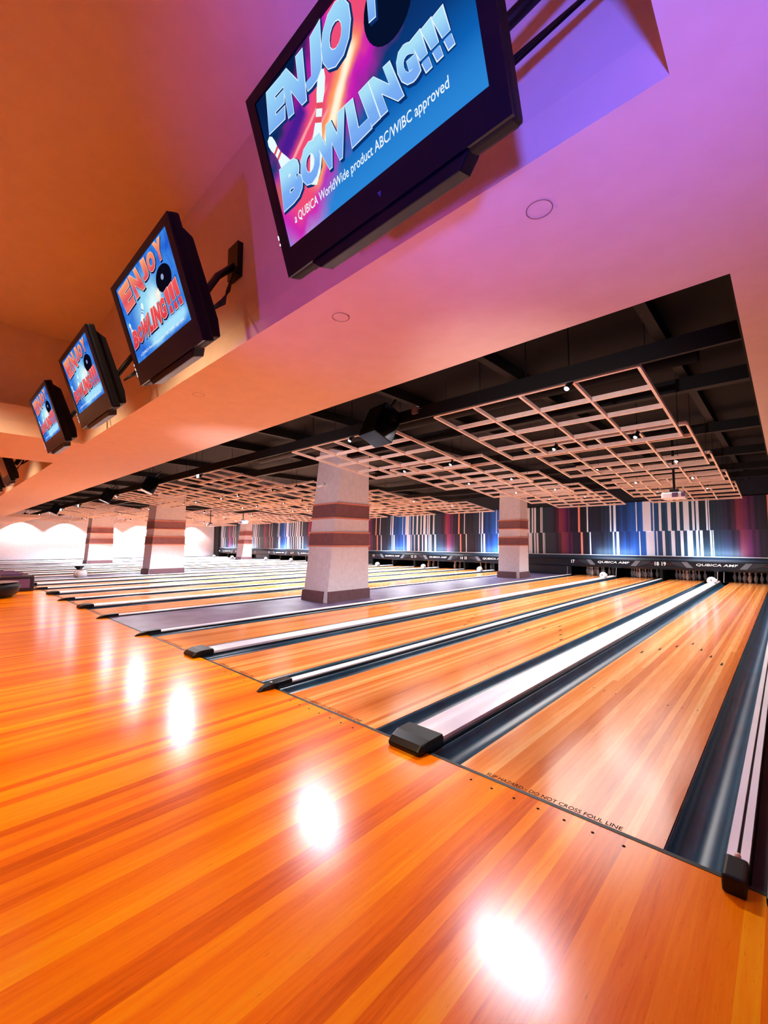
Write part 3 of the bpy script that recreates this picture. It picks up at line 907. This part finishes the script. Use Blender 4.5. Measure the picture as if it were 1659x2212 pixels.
L_BLUE = emis_grad('letters_blue', [(0.0, '6a9cf0'), (0.18, '7cb0f4'), (0.3, 'a8e0f8'), (0.5, 'b0e8fc'), (0.62, '6e9ef0'), (0.8, '8cc4f6'), (1.0, 'a4e0fa')], 2, 0.19, 0.58)
L_INK = emis('letters_shadow', '180a30', 1.0)
L_RIM = emis('letters_rim', 'dff4ff', 1.0)
L_PALE = emis('small_lettering', 'e8f6ff', 1.0)
L_PINK = emis('rim_pink', 'ffd8c8', 1.0)


def blob(parent, name, m, pts, y):
    b = MB(); vs = [b.bm.verts.new((p[0], y, p[1])) for p in pts]; b.bm.faces.new(vs); return b.build(name, m, parent)


def ell(cx, cz, rx, rz, n=28):
    return [(cx + rx * math.cos(2 * PI * k / n), cz + rz * math.sin(2 * PI * k / n)) for k in range(n)]


def tv_body(lab, xc, sx, sz0, sz1, screen_mat, lip=(-0.33, 0.34)):
    t = thing('television', lab, 'screen', (xc, 0.9, 2.375), 'screens over the approach', (TT, 0, 0))
    w, h = 0.467, 0.615
    # front frame as four bars around the picture
    b = MB(); b.box(-w, w, 0.012, 0.062, 0, h); b.build('casing_front', M_CASE, t, bevel=0.012)
    for nm, (a0, a1, c0, c1) in (('bezel', (-w + .004, -sx, 0.004, h - .004)), ('bezel', (sx, w - .004, 0.004, h - .004)), ('bezel', (-sx, sx, sz1, h - .004)), ('bezel', (-sx, sx, 0.004, sz0))):
        box(nm, M_CASEG, t, a0, a1, 0.0, 0.014, c0, c1)
    MB().prism([(0.06, 0.03), (0.06, h - 0.03), (0.12, h - 0.09), (0.135, 0.12), (0.12, 0.03)], 'x', -w + 0.03, w - 0.03).build('casing_rear', M_CASE, t, bevel=0.01)
    box('display', screen_mat, t, -sx, sx, 0.0065, 0.0125, sz0, sz1)
    # speaker lip below the frame
    lb = MB(); lb.prism([(lip[0], 0.004), (lip[0] + 0.04, -0.03), (lip[1] - 0.04, -0.03), (lip[1], 0.004)], 'y', 0.008, 0.07); lb.build('speaker_lip', M_CASEG, t, bevel=0.006)
    return t


def bang_mesh():
    b = bmesh.new()
    for q in (((0.1, 0.36), (0.82, 0.36), (1.0, 1.0), (-0.05, 0.96)), ((0.16, 0.0), (0.76, 0.0), (0.8, 0.28), (0.12, 0.28))):
        b.faces.new([b.verts.new((p[0], p[1], 0)) for p in q])
    me = bpy.data.meshes.new('bang'); b.to_mesh(me); b.free(); return me


def words(t, items, mface, mink, mrim, y):
    f = MB(); k = MB(); r = MB()
    for ch, (BL, BR, TL, TR) in items:
        if ch == '!!!':
            for q in range(3):
                a, b_ = q / 3 + 0.02, (q + 1) / 3 - 0.02
                L = lambda P, Q, s: (P[0] * (1 - s) + Q[0] * s, P[1] * (1 - s) + Q[1] * s)
                q4 = [L(BL, BR, a), L(BL, BR, b_), L(TL, TR, a), L(TL, TR, b_)]
                me = bang_mesh()
                place_quad(k.bm, me, *q4, y + 0.0012, 0.007); place_quad(r.bm, me, *q4, y + 0.0006, 0.003); place_quad(f.bm, me, *q4, y)
            continue
        me = text_mesh(ch, offset=0.07); me2 = text_mesh(ch, offset=0.085)
        place_quad(k.bm, me2, (BL[0] + .004, BL[1] - .006), (BR[0] + .004, BR[1] - .006), (TL[0] + .004, TL[1] - .006), (TR[0] + .004, TR[1] - .006), y + 0.0012, 0.008)
        place_quad(r.bm, me2, BL, BR, TL, TR, y + 0.0006, 0.0045)
        place_quad(f.bm, me, BL, BR, TL, TR, y, 0.002)
    k.build('lettering_shadow', mink, t); r.build('lettering_rim', mrim, t); f.build('lettering', mface, t)


# first screen: blue letters on deep blue with a magenta burst
tv1 = tv_body('large nearest screen with pale blue ENJOY BOWLING letters on dark blue and magenta', -0.89, 0.418, 0.092, 0.575, SCR_DEEP)


def pin_pic(t, bx, bz, tx, tz, w, y, wm, rm):
    d = Vector((tx - bx, tz - bz)); n = Vector((-d.y, d.x)).normalized()
    pr = [(0, 0.45), (0.12, 0.9), (0.28, 1.0), (0.42, 0.8), (0.58, 0.5), (0.7, 0.46), (0.82, 0.62), (0.93, 0.6), (1.0, 0.3)]
    L = []; R = []
    for s, r in pr:
        c = Vector((bx, bz)) + d * s; L.append(c + n * r * w / 2); R.append(c - n * r * w / 2)
    blob(t, 'picture_pin', wm, [(p.x, p.y) for p in L + R[::-1]], y)
    for s in (0.56, 0.68):
        c0 = Vector((bx, bz)) + d * s; c1 = Vector((bx, bz)) + d * (s + 0.05)
        blob(t, 'picture_pin_stripe', rm, [tuple(p) for p in (c0 + n * w * .26, c0 - n * w * .26, c1 - n * w * .25, c1 + n * w * .25)], y - 0.0004)


PW1 = emis('picture_white', 'e8fbff', 1.0); PR1 = emis('picture_red', 'e05060', 1.0)
# pins lean in the picture
pin_pic(tv1, -0.225, 0.21, -0.085, 0.465, 0.06, 0.0046, PW1, PR1)
pin_pic(tv1, -0.31, 0.27, -0.395, 0.45, 0.055, 0.0046, PW1, PR1)
blob(tv1, 'picture_ball', emis('ball_dark', '05102c', 1.0), ell(0.18, 0.44, 0.085, 0.08), 0.0052)
T1 = [('E', [(-0.382, 0.461), (-0.293, 0.453), (-0.348, 0.566), (-0.244, 0.56)]), ('N', [(-0.27, 0.445), (-0.178, 0.437), (-0.257, 0.562), (-0.148, 0.559)]),
      ('J', [(-0.169, 0.455), (-0.091, 0.45), (-0.134, 0.555), (-0.056, 0.571)]), ('O', [(-0.092, 0.445), (0.032, 0.43), (-0.045, 0.57), (0.076, 0.56)]), ('Y', [(0.084, 0.452), (0.17, 0.44), (0.098, 0.57), (0.206, 0.565)]),
      ('B', [(-0.401, 0.214), (-0.286, 0.214), (-0.374, 0.335), (-0.258, 0.33)]), ('O', [(-0.284, 0.222), (-0.182, 0.22), (-0.258, 0.33), (-0.159, 0.328)]), ('W', [(-0.175, 0.215), (-0.045, 0.215), (-0.181, 0.325), (-0.032, 0.325)]),
      ('L', [(-0.03, 0.216), (0.052, 0.22), (-0.023, 0.325), (0.047, 0.319)]), ('I', [(0.058, 0.224), (0.088, 0.225), (0.036, 0.322), (0.070, 0.323)]), ('N', [(0.096, 0.226), (0.178, 0.226), (0.078, 0.323), (0.153, 0.32)]),
      ('G', [(0.183, 0.236), (0.243, 0.236), (0.172, 0.327), (0.232, 0.32)]), ('!!!', [(0.252, 0.228), (0.359, 0.232), (0.228, 0.322), (0.335, 0.324)])]
words(tv1, T1[:5], L_BLUE, emis('letters_deep', '0a3070', 1.0), L_RIM, 0.0036); words(tv1, T1[5:], L_BLUE, emis('letters_deep', '0a3070', 1.0), L_RIM, 0.0036)
b = MB(); place_quad(b.bm, text_mesh('a QUBICA WorldWide product ABC/WIBC approved', offset=0.01), (-0.362, 0.142), (0.315, 0.148), (-0.355, 0.178), (0.318, 0.184), 0.0040); b.build('caption_lettering', L_PALE, tv1)
blob(tv1, 'maker_mark', mat('faint_mark', '2a3c78', 0.4), [(0.03, 0.052), (0.045, 0.052), (0.038, 0.036)], -0.001)
for k in range(2):
    MB().box(-0.466 - 0.001, -0.462, -0.001, 0.003, 0.12 + k * 0.02, 0.126 + k * 0.028).build('indicator_light', emis('indicator', 'e8f0ff', 2.0), tv1)


def picture_two(t):
    blob(t, 'picture_ball', emis('ball_black', '0c0818', 1.0), ell(0.235, 0.395, 0.098, 0.062), 0.0052)
    blob(t, 'picture_ball_shine', emis('ball_shine', '90a0c8', 1.0), ell(0.225, 0.405, 0.018, 0.014, 12), 0.0048)
    blob(t, 'picture_spark', emis('spark', 'fff4e4', 1.0), [(0.10, 0.365), (0.125, 0.35), (0.16, 0.345), (0.14, 0.36), (0.15, 0.375), (0.12, 0.37)], 0.0047)
    pin_pic(t, -0.18, 0.285, -0.1, 0.39, 0.05, 0.0050, PW1, emis('picture_violet', '6a4aa8', 1.0))
    pin_pic(t, -0.34, 0.27, -0.36, 0.36, 0.04, 0.0050, PW1, PR1)
    T2 = [('E', [(-0.335, 0.415), (-0.182, 0.425), (-0.376, 0.553), (-0.195, 0.560)]), ('N', [(-0.145, 0.43), (0.0, 0.44), (-0.18, 0.562), (-0.052, 0.563)]), ('J', [(0.008, 0.468), (0.09, 0.463), (-0.01, 0.566), (0.082, 0.56)]),
          ('O', [(0.100, 0.468), (0.195, 0.468), (0.105, 0.556), (0.204, 0.55)]), ('Y', [(0.225, 0.475), (0.302, 0.473), (0.22, 0.567), (0.315, 0.56)]),
          ('B', [(-0.386, 0.212), (-0.299, 0.216), (-0.352, 0.305), (-0.272, 0.303)]), ('O', [(-0.293, 0.218), (-0.214, 0.22), (-0.266, 0.303), (-0.197, 0.308)]), ('W', [(-0.208, 0.219), (-0.106, 0.222), (-0.193, 0.312), (-0.085, 0.316)]),
          ('L', [(-0.10, 0.222), (-0.048, 0.224), (-0.078, 0.322), (-0.032, 0.325)]), ('I', [(-0.041, 0.223), (-0.014, 0.223), (-0.018, 0.325), (0.012, 0.324)]), ('N', [(-0.005, 0.223), (0.075, 0.225), (0.022, 0.324), (0.1, 0.322)]),
          ('G', [(0.084, 0.228), (0.165, 0.23), (0.107, 0.323), (0.177, 0.323)]), ('!!!', [(0.195, 0.222), (0.383, 0.223), (0.193, 0.342), (0.362, 0.351)])]
    words(t, T2[:5], L_RED, L_INK, L_PINK, 0.0036); words(t, T2[5:], L_RED, L_INK, L_PINK, 0.0036)
    b = MB(); place_quad(b.bm, text_mesh('a QUBICA WorldWide product ABC/WIBC approved', offset=0.01), (-0.325, 0.147), (0.329, 0.147), (-0.32, 0.167), (0.33, 0.167), 0.0040); b.build('caption_lettering', L_PALE, t)
    for k, z in enumerate((0.13, 0.10, 0.06)):
        MB().box(-0.4675, -0.463, -0.001, 0.004, z, z + (0.012, 0.016, 0.03)[k]).build('indicator_light', emis('indicator', 'e8f0ff', 2.0), t)


tv2 = tv_body('second nearest screen with red ENJOY BOWLING letters and a black ball on blue', -2.565, 0.405, 0.125, 0.575, SCR_BLUE)
picture_two(tv2)
# mounts: wall plate, arm and cables as parts of each television
def mount(t, dx=-0.15):
    # local frame of the tilted screen: convert world offsets
    inv = Matrix.Rotation(-TT, 4, 'X')
    def P(x, y, z): return tuple(inv @ Vector((x, y - 0.9, z - 2.375)))
    b = MB(); b.box(-0.07 + dx, 0.07 + dx, 0, 0.04, 0, 0.24)
    b.xf(inv @ Matrix.Translation((0, YB - 0.9 - 0.04, 3.19 - 2.375)))
    b.build('wall_plate', M_BLACK, t)
    MB().tube([P(dx, YB - 0.03, 3.28), P(dx + 0.05, 1.22, 3.12), P(0.0, 1.0, 2.72)], 0.022, 8).build('mount_arm', M_BLACK, t, smooth=True)
    c = MB()
    for q in range(3):
        o_ = 0.02 * q
        c.tube([P(dx + 0.03, YB - 0.05, 3.2), P(dx + 0.06 + o_, 1.30 - o_, 3.05 - o_), P(0.1 + o_, 1.16, 2.85 - o_), P(0.12, 1.06, 2.72)], 0.006, 5)
    c.build('cables', M_BLACK, t, smooth=True)


mount(tv2)
mount(tv1, 0.62)
dup(tv2, (-4.13, 0.9, 2.375), 'third screen along the wall with red ENJOY BOWLING letters on blue')
tv4 = dup(tv2, (-5.72, 0.9, 2.375), 'fourth screen along the wall with darker red letters on blue')
tv5 = tv_body('blank dark screen beyond the aisle bulkhead, right one of the two', -9.83, 0.405, 0.125, 0.575, mat('glass_gold_reflection', '8a5a30', 0.25))  # gold reflection in the switched-off glass is painted as its base colour
mount(tv5)
dup(tv5, (-11.63, 0.9, 2.375), 'blank dark screen beyond the aisle bulkhead, left one of the two')

# ------------------------------------------------------------------ things far left on the approach and second aisle
br = thing('ball_return', 'dark ball return cabinet with pale square panels far left before the lanes', 'ball return', (-17.05, 1.72, 0))
MB().box(-1.1, 1.6, -0.4, 0.4, 0, 0.42).build('cabinet', mat('dark_violet_case', '1c1226', 0.4), br, bevel=0.03)
for x in (-0.75, 0.1, 0.85):
    box('side_panel', M_PURP, br, x, x + 0.5, -0.42, -0.4, 0.1, 0.34)
    box('end_tray', M_PURP, br, x, x + 0.2, -0.3, 0.2, 0.42, 0.47)
MB().box(1.6, 1.615, -0.3, 0.3, 0.1, 0.34).build('end_panel', M_PURP, br)
bs = thing('ball_return', 'low rounded dark ball return at the far left edge', 'ball return', (-14.3, 1.1, 0))
MB().lathe([(0.42, 0), (0.55, 0.1), (0.6, 0.28), (0.5, 0.36), (0.0, 0.362)], n=20).build('base', M_BLACK, bs, smooth=True)
MB().lathe([(0.50, 0.365), (0.56, 0.37), (0.50, 0.376)], n=20).build('rim', M_GREYP, bs, smooth=True)
for k, (x, y, c, nm) in enumerate(((-0.2, -0.1, '401030', 'dark red'), (0.12, 0.08, '20306a', 'blue'), (0.05, -0.26, '101018', 'black'))):
    o = MB().lathe([(0.0, 0.0)] + [(0.108 * math.sin(PI * q / 10), 0.108 - 0.108 * math.cos(PI * q / 10)) for q in range(1, 10)] + [(0.0, 0.216)], n=16).build('bowling_ball', mat('ball_' + nm, c, 0.1), None, smooth=True)
    o.location = (-14.3 + x, 1.1 + y, 0.381)
    tag(o, '%s bowling ball lying on the low ball return at far left' % nm, 'bowling ball', 'balls on the far left ball return')
for k, (x, lab) in enumerate(((-20.35, 'white rounded bin with a black funnel top on the second aisle'), (-19.9, 'plain white rounded bin on the second aisle, right of the funnel one'))):
    t = thing('bin', lab, 'bin', (x, 4.15, 0.004), 'white bins on the second aisle')
    MB().lathe([(0.13, 0), (0.17, 0.05), (0.18, 0.16), (0.13, 0.26), (0.09, 0.28)], n=16).build('bin_body', M_WHITEP, t, smooth=True)
    if k == 0:
        MB().lathe([(0.05, 0.27), (0.16, 0.40), (0.16, 0.43), (0.0, 0.42)], n=4).build('funnel_top', M_BLACK, t)
    else:
        MB().lathe([(0.09, 0.27), (0.05, 0.33), (0.0, 0.34)], n=12).build('lid', M_GREYP, t)
